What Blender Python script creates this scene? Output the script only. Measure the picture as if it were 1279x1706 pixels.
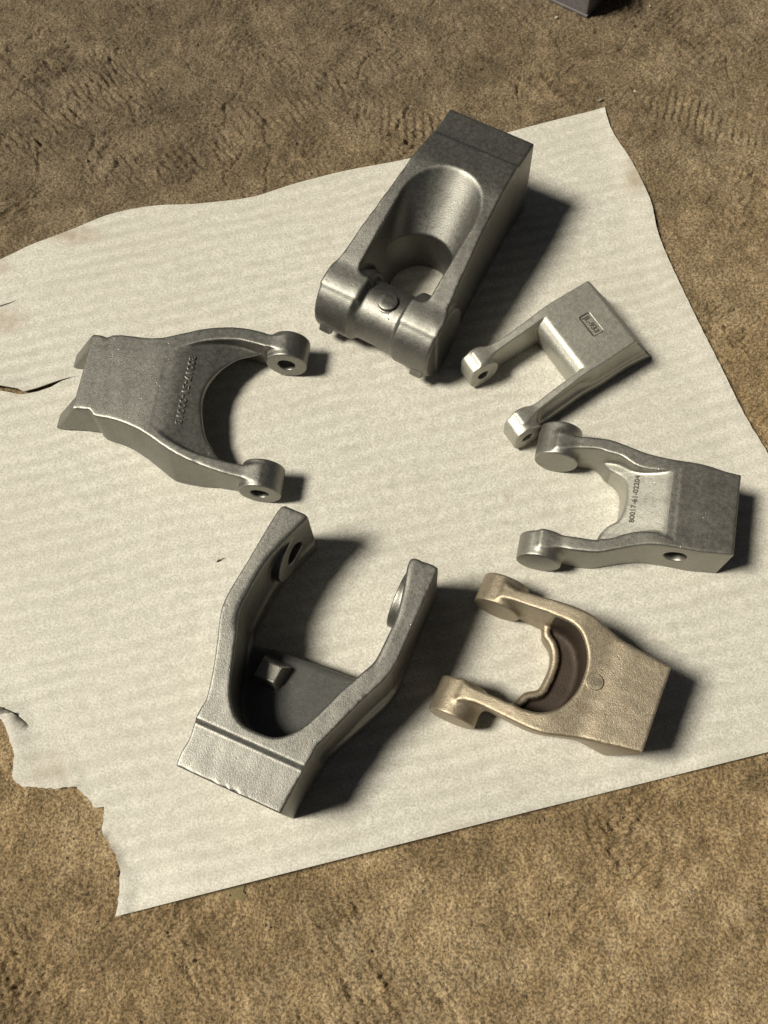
import bpy, math, random
import numpy as np
from mathutils import Matrix, Vector, geometry

for o in list(bpy.data.objects):
    bpy.data.objects.remove(o)
scene = bpy.context.scene
COL = scene.collection
rad = math.radians

# ------------------------------------------------------------------ camera
cam_data = bpy.data.cameras.new("camera")
cam_data.sensor_fit = 'VERTICAL'
cam_data.sensor_height = 36.0
cam_data.lens = 36.0 * 1500.0 / 1706.0
cam_data.clip_start = 0.02
cam_data.clip_end = 200.0
cam = bpy.data.objects.new("camera", cam_data)
COL.objects.link(cam)
RC = ((0.999299, -0.013848, -0.034794), (0.0, -0.929116, 0.369788), (-0.037448, -0.369529, -0.928464))
m = Matrix.Identity(4)
for i in range(3):
    m[i][0] = RC[i][0]; m[i][1] = -RC[i][1]; m[i][2] = -RC[i][2]
m[2][3] = 1.5
cam.matrix_world = m
scene.camera = cam

# ------------------------------------------------------------------ light
SUN_EL, SUN_AZ = 54.0, 6.0            # light travels towards +x, slightly +y
world = bpy.data.worlds.new("World"); scene.world = world
world.use_nodes = True
wn = world.node_tree
wn.nodes.clear()
sky = wn.nodes.new('ShaderNodeTexSky'); sky.sky_type = 'NISHITA'; sky.sun_disc = False
sky.sun_elevation = rad(SUN_EL)
sky.sun_rotation = rad(270.0 - SUN_AZ)  # sky sun at -x
sky.air_density = 0.12; sky.dust_density = 0.35; sky.ozone_density = 0.3
bg = wn.nodes.new('ShaderNodeBackground'); bg.inputs['Strength'].default_value = 0.05
wo = wn.nodes.new('ShaderNodeOutputWorld')
hs = wn.nodes.new('ShaderNodeHueSaturation'); hs.inputs['Saturation'].default_value = 0.3
wn.links.new(sky.outputs[0], hs.inputs['Color']); wn.links.new(hs.outputs[0], bg.inputs[0]); wn.links.new(bg.outputs[0], wo.inputs[0])

sd = bpy.data.lights.new("sun", 'SUN'); sd.energy = 5.0; sd.angle = rad(14.0); sd.color = (1.0, 0.932, 0.785)
sun = bpy.data.objects.new("sun", sd); COL.objects.link(sun)
el, az = rad(SUN_EL), rad(SUN_AZ)
d = Vector((math.cos(el) * math.cos(az), math.cos(el) * math.sin(az), -math.sin(el)))
sun.rotation_euler = d.to_track_quat('-Z', 'Y').to_euler()
sun.location = (-2, 0, 3)

vs = scene.view_settings
scene.display_settings.display_device = 'sRGB'
vs.view_transform = 'Standard'; vs.look = 'None'; vs.gamma = 1.0; vs.use_curve_mapping = False
vs.exposure = -0.03

# ------------------------------------------------------------------ helpers
def tag(o, label=None, cat=None, group=None, kind=None):
    if label: o['label'] = label
    if cat: o['category'] = cat
    if group: o['group'] = group
    if kind: o['kind'] = kind
    return o

def link_mesh(name, me, mat, parent=None):
    o = bpy.data.objects.new(name, me)
    COL.objects.link(o)
    if mat and not me.materials: me.materials.append(mat)
    if parent: o.parent = parent
    return o

def mesh_np(name, V, F, N=None, smooth=True):
    """V (n,3), F (m,4) or (m,3) -> mesh with optional vertex normals"""
    me = bpy.data.meshes.new(name)
    k = F.shape[1]
    me.vertices.add(len(V)); me.vertices.foreach_set('co', np.asarray(V, np.float32).ravel())
    me.loops.add(F.size); me.loops.foreach_set('vertex_index', F.astype(np.int32).ravel())
    me.polygons.add(len(F)); me.polygons.foreach_set('loop_start', np.arange(0, F.size, k, dtype=np.int32))
    me.polygons.foreach_set('loop_total', np.full(len(F), k, np.int32))
    me.polygons.foreach_set('use_smooth', np.full(len(F), smooth, bool))
    me.update(calc_edges=True)
    if N is not None:
        me.normals_split_custom_set_from_vertices(np.asarray(N, np.float32).tolist())
    return me

def smin(a, b, k):
    h = np.maximum(k - np.abs(a - b), 0.0) / k
    return np.minimum(a, b) - h * h * (k * 0.25)

def smax(a, b, k):
    return -smin(-a, -b, k)

def curve(pts, n=4):
    """open Catmull-Rom through the points"""
    p = np.array(pts, float)
    q = np.vstack([2 * p[0] - p[1], p, 2 * p[-1] - p[-2]])
    out = []
    for i in range(1, len(q) - 2):
        for t in np.linspace(0, 1, n, endpoint=False):
            a, b, c_, d_ = q[i - 1], q[i], q[i + 1], q[i + 2]
            out.append(0.5 * (2 * b + (c_ - a) * t + (2 * a - 5 * b + 4 * c_ - d_) * t * t + (3 * b - a - 3 * c_ + d_) * t ** 3))
    out.append(p[-1])
    return [tuple(v) for v in out]

def mm(pts):
    return [(x * 0.001, y * 0.001) for x, y in pts]

def poly_sdf(U, V, poly):
    P = np.array(poly, np.float32)
    Q = np.roll(P, -1, 0)
    d2 = np.full(U.shape, 1e9, np.float32); ins = np.zeros(U.shape, bool)
    for (x0, y0), (x1, y1) in zip(P, Q):
        ex, ey = x1 - x0, y1 - y0
        L = ex * ex + ey * ey
        if L < 1e-14: continue
        wx, wy = U - x0, V - y0
        t = np.clip((wx * ex + wy * ey) / L, 0, 1)
        d2 = np.minimum(d2, (wx - ex * t) ** 2 + (wy - ey * t) ** 2)
        if y0 != y1:
            c1 = (y0 <= V) != (y1 <= V)
            ins ^= c1 & (U < x0 + (V - y0) * ex / ey)
    d = np.sqrt(d2)
    return np.where(ins, -d, d)

class Grid:
    def __init__(s, u, v, z, h):
        s.h = h
        s.o = np.array([u[0], v[0], z[0]])
        mk = lambda r: np.arange(r[0], r[1] + h, h, dtype=np.float32)
        s.u, s.v, s.z = mk(u), mk(v), mk(z)
        s.U = s.u[:, None, None]; s.V = s.v[None, :, None]; s.Z = s.z[None, None, :]
    def poly(s, pts):
        A, B = np.meshgrid(s.u, s.v, indexing='ij')
        return poly_sdf(A, B, pts)[:, :, None]
    def cyl_v(s, u0, z0, r, v0, v1, k=0.004):
        return smax(np.hypot(s.U - u0, s.Z - z0) - r, np.maximum(v0 - s.V, s.V - v1), k)
    def prof(s, tab):
        tab = sorted(tab)
        return np.interp(s.u, [t[0] for t in tab], [t[1] for t in tab]).astype(np.float32)[:, None, None]

def soft_prof(tab, w=0.02):
    """piecewise linear table resampled and smoothed"""
    tab = sorted(tab)
    x = np.arange(tab[0][0] - 0.05, tab[-1][0] + 0.05, 0.002)
    y = np.interp(x, [t[0] for t in tab], [t[1] for t in tab])
    n = max(1, int(w / 0.002)); ker = np.ones(n) / n
    yp = np.pad(y, (n, n), mode='edge')
    return list(zip(x, np.convolve(yp, ker, 'same')[n:-n]))

def rough(g, seed, amp=0.0004, lo=0.03, hi=0.09, n=6):
    """slow unevenness of a sand-cast skin, as a sum of plane waves"""
    r = np.random.RandomState(seed)
    out = 0
    for _ in range(n):
        k = r.normal(size=3); k /= np.linalg.norm(k); k *= 2 * math.pi / r.uniform(lo, hi)
        ph = r.uniform(0, 6.28)
        out = out + np.sin(k[0] * g.U + ph + 1.3 * np.sin(k[1] * 0.7 * g.V)) * np.sin(k[1] * g.V + k[2] * g.Z + 2 * ph)
    return (out * amp * 0.22).astype(np.float32)

def chips(g, d2, zt, seed, amp=0.0016, reach=0.0055):
    """ragged, nicked rim where the top face meets the sides"""
    near = np.exp(-(d2 * d2 + (g.Z - zt) ** 2) / (reach * reach))
    n = rough(g, seed, 1.0, 0.010, 0.05, 9) / 0.22
    where = np.clip(rough(g, seed + 100, 1.0, 0.06, 0.16, 4) / 0.22 - 0.2, 0, 1.2)
    return (near * np.clip(n * 0.4, -0.25, 1.0) * (0.22 + 0.75 * where) * amp * 0.62).astype(np.float32)

def surface(g, f):
    """naive surface nets -> verts, quads, normals"""
    ins = f < 0
    c = np.zeros(tuple(n - 1 for n in f.shape), np.int8)
    sl = lambda d, n: slice(d, n - 1 + d)
    nx, ny, nz = f.shape
    for a in (0, 1):
        for b in (0, 1):
            for e in (0, 1):
                c += ins[sl(a, nx), sl(b, ny), sl(e, nz)]
    act = (c > 0) & (c < 8)
    I, J, K = np.nonzero(act)
    idx = np.full(act.shape, -1, np.int64); idx[I, J, K] = np.arange(len(I))
    acc = np.zeros((len(I), 3)); cnt = np.zeros(len(I))
    corners = [(a, b, e) for a in (0, 1) for b in (0, 1) for e in (0, 1)]
    for p in corners:
        for ax in range(3):
            if p[ax]: continue
            q = list(p); q[ax] = 1
            fp = f[I + p[0], J + p[1], K + p[2]]; fq = f[I + q[0], J + q[1], K + q[2]]
            m_ = (fp < 0) != (fq < 0)
            t = np.where(m_, fp / np.where(m_, fp - fq, 1), 0)
            for d_ in range(3):
                acc[:, d_] += np.where(m_, p[d_] + (t if d_ == ax else 0), 0)
            cnt += m_
    L = acc / cnt[:, None]
    V = (np.stack([I, J, K], 1) + L) * g.h + g.o
    # normals and one projection step from trilinear gradient
    def samp(P):
        q = (P - g.o) / g.h
        i0 = np.clip(np.floor(q).astype(int), 0, np.array(f.shape) - 2); t = np.clip(q - i0, 0, 1)
        r = 0
        for a, b, e in corners:
            w = (t[:, 0] if a else 1 - t[:, 0]) * (t[:, 1] if b else 1 - t[:, 1]) * (t[:, 2] if e else 1 - t[:, 2])
            r = r + w * f[i0[:, 0] + a, i0[:, 1] + b, i0[:, 2] + e]
        return r
    def grad(P, s):
        G = np.stack([samp(P + s * np.eye(3)[k]) - samp(P - s * np.eye(3)[k]) for k in range(3)], 1)
        return G
    G = grad(V, g.h * 0.5); n2 = (G ** 2).sum(1)
    V = V - np.clip(samp(V) * g.h / np.maximum(n2, 1e-12), -1e3, 1e3)[:, None] * G * 0.9
    G = grad(V, g.h * 0.9)
    N = G / np.maximum(np.linalg.norm(G, axis=1), 1e-9)[:, None]
    quads = []
    for ax in range(3):
        b, e = [k for k in range(3) if k != ax]
        A = [slice(None)] * 3; B = [slice(None)] * 3
        A[ax] = slice(0, -1); B[ax] = slice(1, None)
        s0, s1 = ins[tuple(A)], ins[tuple(B)]
        ch = s0 != s1
        ii = np.stack(np.nonzero(ch), 1)
        ok = (ii[:, b] > 0) & (ii[:, e] > 0) & (ii[:, b] < f.shape[b] - 1) & (ii[:, e] < f.shape[e] - 1)
        ii = ii[ok]
        fl = s0[ii[:, 0], ii[:, 1], ii[:, 2]]
        def at(db, de):
            q = ii.copy(); q[:, b] -= db; q[:, e] -= de
            return idx[q[:, 0], q[:, 1], q[:, 2]]
        Q = np.stack([at(1, 1), at(0, 1), at(0, 0), at(1, 0)], 1)
        flip = fl if ax != 1 else ~fl
        Q[~flip] = Q[~flip][:, ::-1]
        quads.append(Q)
    return V, np.concatenate(quads), N

def casting(name, loc, deg, label, group, mat, g, f, classify, cat="fork casting", mats={}):
    """one cast part: an Empty at its base, its solid cut into named parts that share one smooth skin"""
    root = bpy.data.objects.new(name, None); COL.objects.link(root)
    root.location = (loc[0], loc[1], 0.0); root.rotation_euler = (0, 0, rad(deg))
    tag(root, label, cat, group)
    V, Q, N = surface(g, f)
    cen = V[Q].mean(1)
    names = classify(cen[:, 0], cen[:, 1], cen[:, 2])
    for key in sorted(set(names.tolist())):
        q = Q[names == key]
        used, inv = np.unique(q, return_inverse=True)
        nm = key.split('#')[0]
        me = mesh_np(nm, V[used], inv.reshape(q.shape), N[used])
        link_mesh(nm, me, mats.get(nm, mat), root)
    return root

def lathe(profile, seg=28):
    V, F = [], []
    for r, z in profile:
        for i in range(seg):
            a = 2 * math.pi * i / seg
            V.append((r * math.cos(a), r * math.sin(a), z))
    n = len(profile)
    for j in range(n - 1):
        for i in range(seg):
            a, b = j * seg + i, j * seg + (i + 1) % seg
            F.append((a, b, b + seg, a + seg))
    F.append(tuple(range((n - 1) * seg, n * seg)))
    return V, F

def poly_mesh(name, V, F, smooth=False):
    me = bpy.data.meshes.new(name); me.from_pydata([tuple(map(float, v)) for v in V], [], F)
    me.polygons.foreach_set('use_smooth', [smooth] * len(F)); me.update()
    return me

def stud(parent, mat, u, v, z, r, h, tilt=0.0, name='stud'):
    V, F = lathe([(r * 1.12, -0.006), (r * 1.10, 0.0), (r * 1.0, 0.0008), (r * 0.99, h - 0.0008), (r * 0.93, h), (r * 0.3, h + 0.0002)], 32)
    me = poly_mesh(name, V, F, False)
    for p in me.polygons: p.use_smooth = len(p.vertices) == 4
    try: me.set_sharp_from_angle(angle=rad(40))
    except Exception: pass
    o = link_mesh(name, me, mat, parent); o.location = (u, v, z); o.rotation_euler = (0, tilt, 0)
    return o

def block_part(parent, mat, name, c, half, taper=0.0, bev=0.0015, rot=(0, 0, 0)):
    """bevelled, tapered small block (closed)"""
    import bmesh
    bm = bmesh.new(); bmesh.ops.create_cube(bm, size=2.0)
    for v in bm.verts:
        s = 1.0 - taper if v.co.z > 0 else 1.0
        v.co = Vector((v.co.x * half[0] * s, v.co.y * half[1] * s, v.co.z * half[2]))
    bmesh.ops.bevel(bm, geom=bm.edges[:], offset=bev, segments=2, profile=0.6, affect='EDGES')
    me = bpy.data.meshes.new(name); bm.to_mesh(me); bm.free()
    o = link_mesh(name, me, mat, parent); o.location = c; o.rotation_euler = rot
    return o

def lettering(parent, mat, text, size, origin, dirv, up, normal, width=None, extr=0.0009, name='lettering'):
    cu = bpy.data.curves.new('t', 'FONT'); cu.body = text; cu.size = size; cu.extrude = extr; cu.bevel_depth = 0.00025
    cu.align_x = 'CENTER'; cu.align_y = 'CENTER'; cu.resolution_u = 3; cu.bevel_resolution = 1; cu.offset = 0.0001
    to = bpy.data.objects.new('t', cu); COL.objects.link(to)
    dg = bpy.context.evaluated_depsgraph_get()
    me = bpy.data.meshes.new_from_object(to.evaluated_get(dg)); me.name = name
    bpy.data.objects.remove(to); bpy.data.curves.remove(cu)
    x = Vector(dirv).normalized(); n = Vector(normal).normalized()
    y = n.cross(x).normalized(); n = x.cross(y)
    co = np.zeros(len(me.vertices) * 3, np.float32); me.vertices.foreach_get('co', co); co = co.reshape(-1, 3)
    if width:
        co[:, 0] *= width / (co[:, 0].max() - co[:, 0].min())
    M = np.array([list(x), list(y), list(n)])
    co = co @ M + np.array(origin)
    me.vertices.foreach_set('co', co.astype(np.float32).ravel()); me.materials.clear(); me.update()
    return link_mesh(name, me, mat, parent)

# ------------------------------------------------------------------ materials
class NT:
    def __init__(s, name):
        s.m = bpy.data.materials.new(name); s.m.use_nodes = True
        s.t = s.m.node_tree; s.t.nodes.clear()
        s.out = s.n('ShaderNodeOutputMaterial'); s.b = s.n('ShaderNodeBsdfPrincipled')
        s.l(s.b.outputs[0], s.out.inputs[0])
        s.tc = s.n('ShaderNodeTexCoord').outputs['Object']
    def n(s, t): return s.t.nodes.new(t)
    def l(s, a, b): s.t.links.new(a, b)
    def noise(s, scale, detail=4, rough=0.55, vec=None, dist=0.0):
        x = s.n('ShaderNodeTexNoise'); x.inputs['Scale'].default_value = scale; x.inputs['Detail'].default_value = detail
        x.inputs['Roughness'].default_value = rough; x.inputs['Distortion'].default_value = dist
        s.l(vec or s.tc, x.inputs['Vector']); return x.outputs['Fac']
    def voro(s, scale, feature='F1'):
        x = s.n('ShaderNodeTexVoronoi'); x.feature = feature; x.inputs['Scale'].default_value = scale
        s.l(s.tc, x.inputs['Vector']); return x.outputs['Distance']
    def ramp(s, fac, stops):
        x = s.n('ShaderNodeValToRGB')
        while len(x.color_ramp.elements) > 1: x.color_ramp.elements.remove(x.color_ramp.elements[0])
        for i, (p, c) in enumerate(stops):
            if isinstance(c, (int, float)): c = (c, c, c)
            e = x.color_ramp.elements[0] if i == 0 else x.color_ramp.elements.new(p)
            e.position = p; e.color = (*c, 1)
        s.l(fac, x.inputs[0]); return x.outputs[0]
    def math(s, op, a, b=None, clamp=False):
        x = s.n('ShaderNodeMath'); x.operation = op; x.use_clamp = clamp
        for i, v in enumerate((a, b)):
            if v is None: continue
            if isinstance(v, (int, float)): x.inputs[i].default_value = v
            else: s.l(v, x.inputs[i])
        return x.outputs[0]
    def mix(s, fac, a, b, mode='MIX'):
        x = s.n('ShaderNodeMix'); x.data_type = 'RGBA'; x.blend_type = mode
        for i, v in ((0, fac), (6, a), (7, b)):
            if isinstance(v, (int, float)): x.inputs[i].default_value = v
            elif isinstance(v, tuple): x.inputs[i].default_value = (*v, 1)
            else: s.l(v, x.inputs[i])
        return x.outputs[2]
    def bump(s, h, strength, dist, prev=None):
        x = s.n('ShaderNodeBump'); x.inputs['Strength'].default_value = strength; x.inputs['Distance'].default_value = dist
        s.l(h, x.inputs['Height'])
        if prev is not None: s.l(prev, x.inputs['Normal'])
        return x.outputs[0]
    def set(s, **k):
        for n_, v in k.items():
            i = s.b.inputs[n_.replace('_', ' ')]
            if isinstance(v, (int, float)): i.default_value = v
            elif isinstance(v, tuple): i.default_value = (*v, 1)
            else: s.l(v, i)

def metal(name, dark, light, r0=0.40, r1=0.52, metallic=0.92, rust=0.25, bumpk=1.0):
    t = NT(name)
    big = t.noise(14, 5, 0.6); grain = t.noise(520, 3, 0.6); mid = t.noise(130, 5, 0.65)
    base = t.ramp(t.math('ADD', t.math('MULTIPLY', big, 0.30), t.math('ADD', t.math('MULTIPLY', mid, 0.15), t.math('MULTIPLY', grain, 0.55))), [(0.36, dark), (0.64, light)])
    # specks of scale and scuffs
    speck = t.ramp(t.noise(330, 2, 0.5), [(0.66, 0.0), (0.72, 1.0)])
    base = t.mix(t.math('MULTIPLY', speck, 0.35), base, tuple(min(1, c * 1.7) for c in light))
    rs = t.math('MULTIPLY', t.ramp(t.noise(22, 6, 0.7, dist=0.6), [(0.60, 0.0), (0.72, 1.0)]), rust)
    base = t.mix(rs, base, (0.20, 0.115, 0.06))
    r = t.ramp(mid, [(0.3, r0), (0.7, r1)])
    pit = t.ramp(t.voro(95), [(0.0, 0.0), (0.16, 1.0)])
    pitm = t.ramp(t.noise(30, 2), [(0.55, 0.0), (0.62, 1.0)])
    pith = t.mix(pitm, (1, 1, 1), pit)
    pitm_s = t.ramp(t.noise(12, 4), [(0.48, 0.0), (0.6, 1.0)])
    n = t.bump(mid, 0.16 * bumpk, 0.0011)
    n = t.bump(grain, 0.30 * bumpk, 0.0008, n)
    n = t.bump(pith, 0.5, 0.0012, n)
    # edges rubbed bright by handling and tumbling
    ge = t.n('ShaderNodeNewGeometry')
    wear = t.math('ADD', ge.outputs['Pointiness'], t.math('MULTIPLY', t.math('SUBTRACT', t.noise(60, 5, 0.7), 0.5), 0.10))
    wear = t.ramp(wear, [(0.53, 0.0), (0.60, 1.0)])
    base = t.mix(t.math('MULTIPLY', wear, 0.75), base, tuple(min(0.8, c * 1.9) for c in light))
    # long scratches and grinding marks
    mp = t.n('ShaderNodeMapping'); mp.inputs['Scale'].default_value = (260, 18, 60); mp.inputs['Rotation'].default_value = (0, 0, 0.6); t.l(t.tc, mp.inputs['Vector'])
    scr = t.ramp(t.noise(1.0, 3, 0.6, mp.outputs[0]), [(0.66, 0.0), (0.74, 1.0)])
    base = t.mix(t.math('MULTIPLY', t.math('MULTIPLY', scr, pitm_s), 0.45), base, tuple(min(0.8, c * 1.8) for c in light))
    t.set(Base_Color=base, Metallic=metallic, Roughness=r, Normal=n)
    return t.m

M_dark = metal('blasted_steel_dark', (0.14, 0.14, 0.13), (0.26, 0.255, 0.232))
M_mid = metal('blasted_steel', (0.18, 0.18, 0.166), (0.32, 0.313, 0.286))
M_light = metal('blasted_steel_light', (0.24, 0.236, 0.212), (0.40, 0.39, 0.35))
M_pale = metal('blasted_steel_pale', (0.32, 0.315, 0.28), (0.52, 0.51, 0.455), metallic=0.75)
M_tan = metal('rust_tinged_steel', (0.24, 0.20, 0.142), (0.43, 0.372, 0.28), rust=0.65, metallic=0.75, bumpk=1.7)
M_darker = metal('darker_steel', (0.085, 0.087, 0.082), (0.14, 0.142, 0.132), metallic=0.4, rust=0.1)
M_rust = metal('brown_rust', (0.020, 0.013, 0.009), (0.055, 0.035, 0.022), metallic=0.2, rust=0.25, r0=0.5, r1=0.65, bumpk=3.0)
M_letter = metal('lettering_steel', (0.36, 0.355, 0.32), (0.5, 0.49, 0.44), rust=0.0, bumpk=0.4)
M_grime_shade = metal('grime_and_shade', (0.06, 0.055, 0.045), (0.10, 0.095, 0.08), metallic=0.3, rust=0.0, bumpk=0.4)  # letter grime, and shade of relief and panel rim put into colour

def foam_material():
    t = NT('packing_foam')
    cells = t.noise(300, 2, 0.7); blot = t.noise(45, 5, 0.65); wide = t.noise(3.0, 4, 0.55)
    base = t.ramp(t.math('ADD', t.math('MULTIPLY', cells, 0.75), t.math('MULTIPLY', blot, 0.25)), [(0.38, (0.43, 0.415, 0.365)), (0.60, (0.67, 0.655, 0.595))])
    base = t.mix(t.math('MULTIPLY', t.ramp(wide, [(0.4, 0.0), (0.75, 1.0)]), 0.22), base, (0.45, 0.415, 0.335))
    sep = t.n('ShaderNodeSeparateXYZ'); t.l(t.tc, sep.inputs[0])
    # faint bands across the extruded sheet
    s_ = t.math('ADD', t.math('MULTIPLY', sep.outputs[0], -0.229), t.math('MULTIPLY', sep.outputs[1], 0.973))
    s_ = t.math('ADD', s_, t.math('MULTIPLY', t.noise(4.0, 4, 0.55), 0.055))
    band = t.math('SINE', t.math('MULTIPLY', s_, 2 * math.pi / 0.030))
    band = t.math('MULTIPLY', t.math('ADD', t.math('MULTIPLY', band, 0.5), 0.5), t.ramp(t.noise(7.0, 4, 0.6), [(0.35, 0.3), (0.65, 1.0)]))
    base = t.mix(t.math('MULTIPLY', band, 0.40), base, (0.36, 0.34, 0.285))
    # dirt smudges: (x, y, radius)
    dn = t.noise(38, 6, 0.7)
    total = None
    for x, y, rx, ry, k in ((0.465, 1.335, 0.035, 0.055, 0.8), (-0.70, 1.225, 0.075, 0.030, 0.75), (-0.815, 1.02, 0.06, 0.045, 0.6), (0.166, 0.623, 0.012, 0.012, 0.6),
                            (-0.86, 1.15, 0.05, 0.03, 0.6), (0.44, 1.46, 0.012, 0.06, 0.35), (-0.60, 0.155, 0.05, 0.05, 0.35), (-0.49, 0.02, 0.025, 0.06, 0.35), (0.1, 0.065, 0.10, 0.012, 0.3)):
        dx = t.math('DIVIDE', t.math('SUBTRACT', sep.outputs[0], x), rx); dy = t.math('DIVIDE', t.math('SUBTRACT', sep.outputs[1], y), ry)
        q = t.math('SUBTRACT', 1.0, t.math('SQRT', t.math('ADD', t.math('MULTIPLY', dx, dx), t.math('MULTIPLY', dy, dy))))
        q = t.math('ADD', q, t.math('MULTIPLY', t.math('SUBTRACT', dn, 0.5), 1.6))
        q = t.math('MULTIPLY', t.math('MULTIPLY', q, k, True), t.math('GREATER_THAN', q, 0.0))
        total = q if total is None else t.math('MAXIMUM', total, q)
    base = t.mix(t.math('MULTIPLY', total, 0.75), base, (0.27, 0.19, 0.11))
    fine = t.ramp(t.noise(9, 8, 0.75), [(0.62, 0.0), (0.8, 0.35)])
    base = t.mix(fine, base, (0.45, 0.36, 0.25))
    n = t.bump(cells, 0.35, 0.0009); n = t.bump(blot, 0.25, 0.0012, n)
    t.set(Base_Color=base, Roughness=0.55, Normal=n, Specular_IOR_Level=0.35)
    return t.m

def dirt_material():
    t = NT('trodden_dirt')
    a = t.noise(2.2, 5, 0.6); b = t.noise(26, 6, 0.65); g = t.noise(240, 4, 0.65); f = t.noise(700, 2, 0.6)
    base = t.ramp(t.math('ADD', t.math('MULTIPLY', a, 0.5), t.math('MULTIPLY', b, 0.5)), [(0.36, (0.190, 0.133, 0.070)), (0.50, (0.315, 0.228, 0.126)), (0.64, (0.450, 0.345, 0.210))])
    # soil darker and greyer further off and to the left, yellower near
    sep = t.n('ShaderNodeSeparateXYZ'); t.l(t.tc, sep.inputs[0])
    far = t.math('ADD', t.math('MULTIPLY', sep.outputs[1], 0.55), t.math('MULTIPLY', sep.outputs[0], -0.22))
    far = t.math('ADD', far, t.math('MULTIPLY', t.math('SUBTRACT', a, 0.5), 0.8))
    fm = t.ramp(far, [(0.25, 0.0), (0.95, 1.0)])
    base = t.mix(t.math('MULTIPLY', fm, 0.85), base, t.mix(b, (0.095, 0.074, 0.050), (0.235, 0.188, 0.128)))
    base = t.mix(0.7, base, t.ramp(g, [(0.38, 0.32), (0.62, 1.75)]), 'MULTIPLY')
    pat = t.ramp(t.noise(9, 6, 0.7, dist=0.8), [(0.34, 0.62), (0.5, 1.0), (0.66, 1.4)])
    base = t.mix(0.75, base, pat, 'MULTIPLY')
    lt = t.ramp(f, [(0.66, 0.0), (0.74, 1.0)])
    base = t.mix(t.math('MULTIPLY', lt, 0.45), base, (0.42, 0.34, 0.24))
    dk = t.ramp(t.noise(90, 3, 0.6), [(0.28, 1.0), (0.36, 0.0)])
    base = t.mix(t.math('MULTIPLY', dk, 0.45), base, (0.06, 0.045, 0.03))
    n = t.bump(b, 0.5, 0.006); n = t.bump(g, 1.0, 0.006, n); n = t.bump(f, 0.7, 0.0016, n)
    t.set(Base_Color=base, Roughness=0.95, Normal=n, Specular_IOR_Level=0.2)
    return t.m

M_foam = foam_material()
M_dirt = dirt_material()

# ------------------------------------------------------------------ foam outline (metres)
FOAM_TOP = [(-0.846, 1.172), (-0.788, 1.205), (-0.711, 1.241), (-0.621, 1.282), (-0.534, 1.298), (-0.433, 1.302), (-0.332, 1.315), (-0.233, 1.351), (-0.132, 1.38), (0.008, 1.41), (0.26, 1.485), (0.42, 1.53)]
FOAM_RIGHT = [(0.42, 1.53), (0.426, 1.482), (0.435, 1.447), (0.459, 1.385), (0.475, 1.335), (0.491, 1.268), (0.499, 1.175), (0.539, 1.017), (0.578, 0.882), (0.607, 0.78), (0.637, 0.70), (0.69, 0.55), (0.74, 0.40), (0.775, 0.227)]
FOAM_BOTTOM = [(0.775, 0.227), (0.556, 0.175), (0.19, 0.09), (-0.469, -0.066)]
FOAM_TORN = [(-0.469, -0.066), (-0.467, -0.047), (-0.467, -0.025), (-0.468, -0.002), (-0.476, 0.018), (-0.491, 0.039), (-0.505, 0.059), (-0.505, 0.074), (-0.507, 0.094), (-0.52, 0.093), (-0.527, 0.101), (-0.541, 0.113), (-0.555, 0.125), (-0.591, 0.123), (-0.62, 0.125), (-0.643, 0.126), (-0.654, 0.132), (-0.661, 0.141), (-0.664, 0.16), (-0.663, 0.175), (-0.669, 0.188), (-0.679, 0.21), (-0.688, 0.228), (-0.696, 0.236)]
CURL = [(-0.76, 0.262), (-0.72, 0.258), (-0.699, 0.253), (-0.674, 0.243), (-0.645, 0.221)]
CRACK_LO = [(-1.0, 0.845), (-0.85, 0.863), (-0.80, 0.862), (-0.764, 0.854), (-0.750, 0.853), (-0.725, 0.858), (-0.70, 0.868), (-0.678, 0.878), (-0.648, 0.892)]
CRACK_UP = [(-0.678, 0.8815), (-0.70, 0.8725), (-0.725, 0.8625), (-0.750, 0.8555), (-0.763, 0.863), (-0.80, 0.870), (-0.85, 0.873), (-1.0, 0.862)]
SLIT = [(-1.0, 1.016), (-0.829, 1.0505), (-0.808, 1.059), (-0.789, 1.071), (-0.808, 1.062), (-0.829, 1.0535), (-1.0, 1.026)]

def dense(pts, step=0.008):
    out = []
    for (x0, y0), (x1, y1) in zip(pts[:-1], pts[1:]):
        n = max(1, int(math.hypot(x1 - x0, y1 - y0) / step))
        for i in range(n):
            out.append((x0 + (x1 - x0) * i / n, y0 + (y1 - y0) * i / n))
    out.append(pts[-1])
    return out

def foam_outline():
    rng = random.Random(5)
    top = dense(curve(FOAM_TOP, 5)); right = dense(curve(FOAM_RIGHT, 5)); bot = dense(FOAM_BOTTOM, 0.012); torn = dense(FOAM_TORN, 0.005)
    torn = [torn[0]] + [(x + rng.uniform(-0.0012, 0.0012), y + rng.uniform(-0.0012, 0.0012)) for x, y in torn[1:-1]] + [torn[-1]]
    curl = dense(curve(CURL, 4), 0.006)
    curl_up = [(x + 0.0005, y + 0.0012) for x, y in curl[:-1]][::-1]
    loop = top[:-1] + right[:-1] + bot[:-1] + torn
    loop += [(-0.72, 0.246), (-0.76, 0.2555)] + curl + curl_up
    loop += [(-0.9, 0.30), (-1.0, 0.5)]
    loop += CRACK_LO + CRACK_UP + SLIT + [(-1.0, 1.08), (-0.93, 1.125)]
    return loop

FOAM = foam_outline()
FA = np.array(FOAM)

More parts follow.
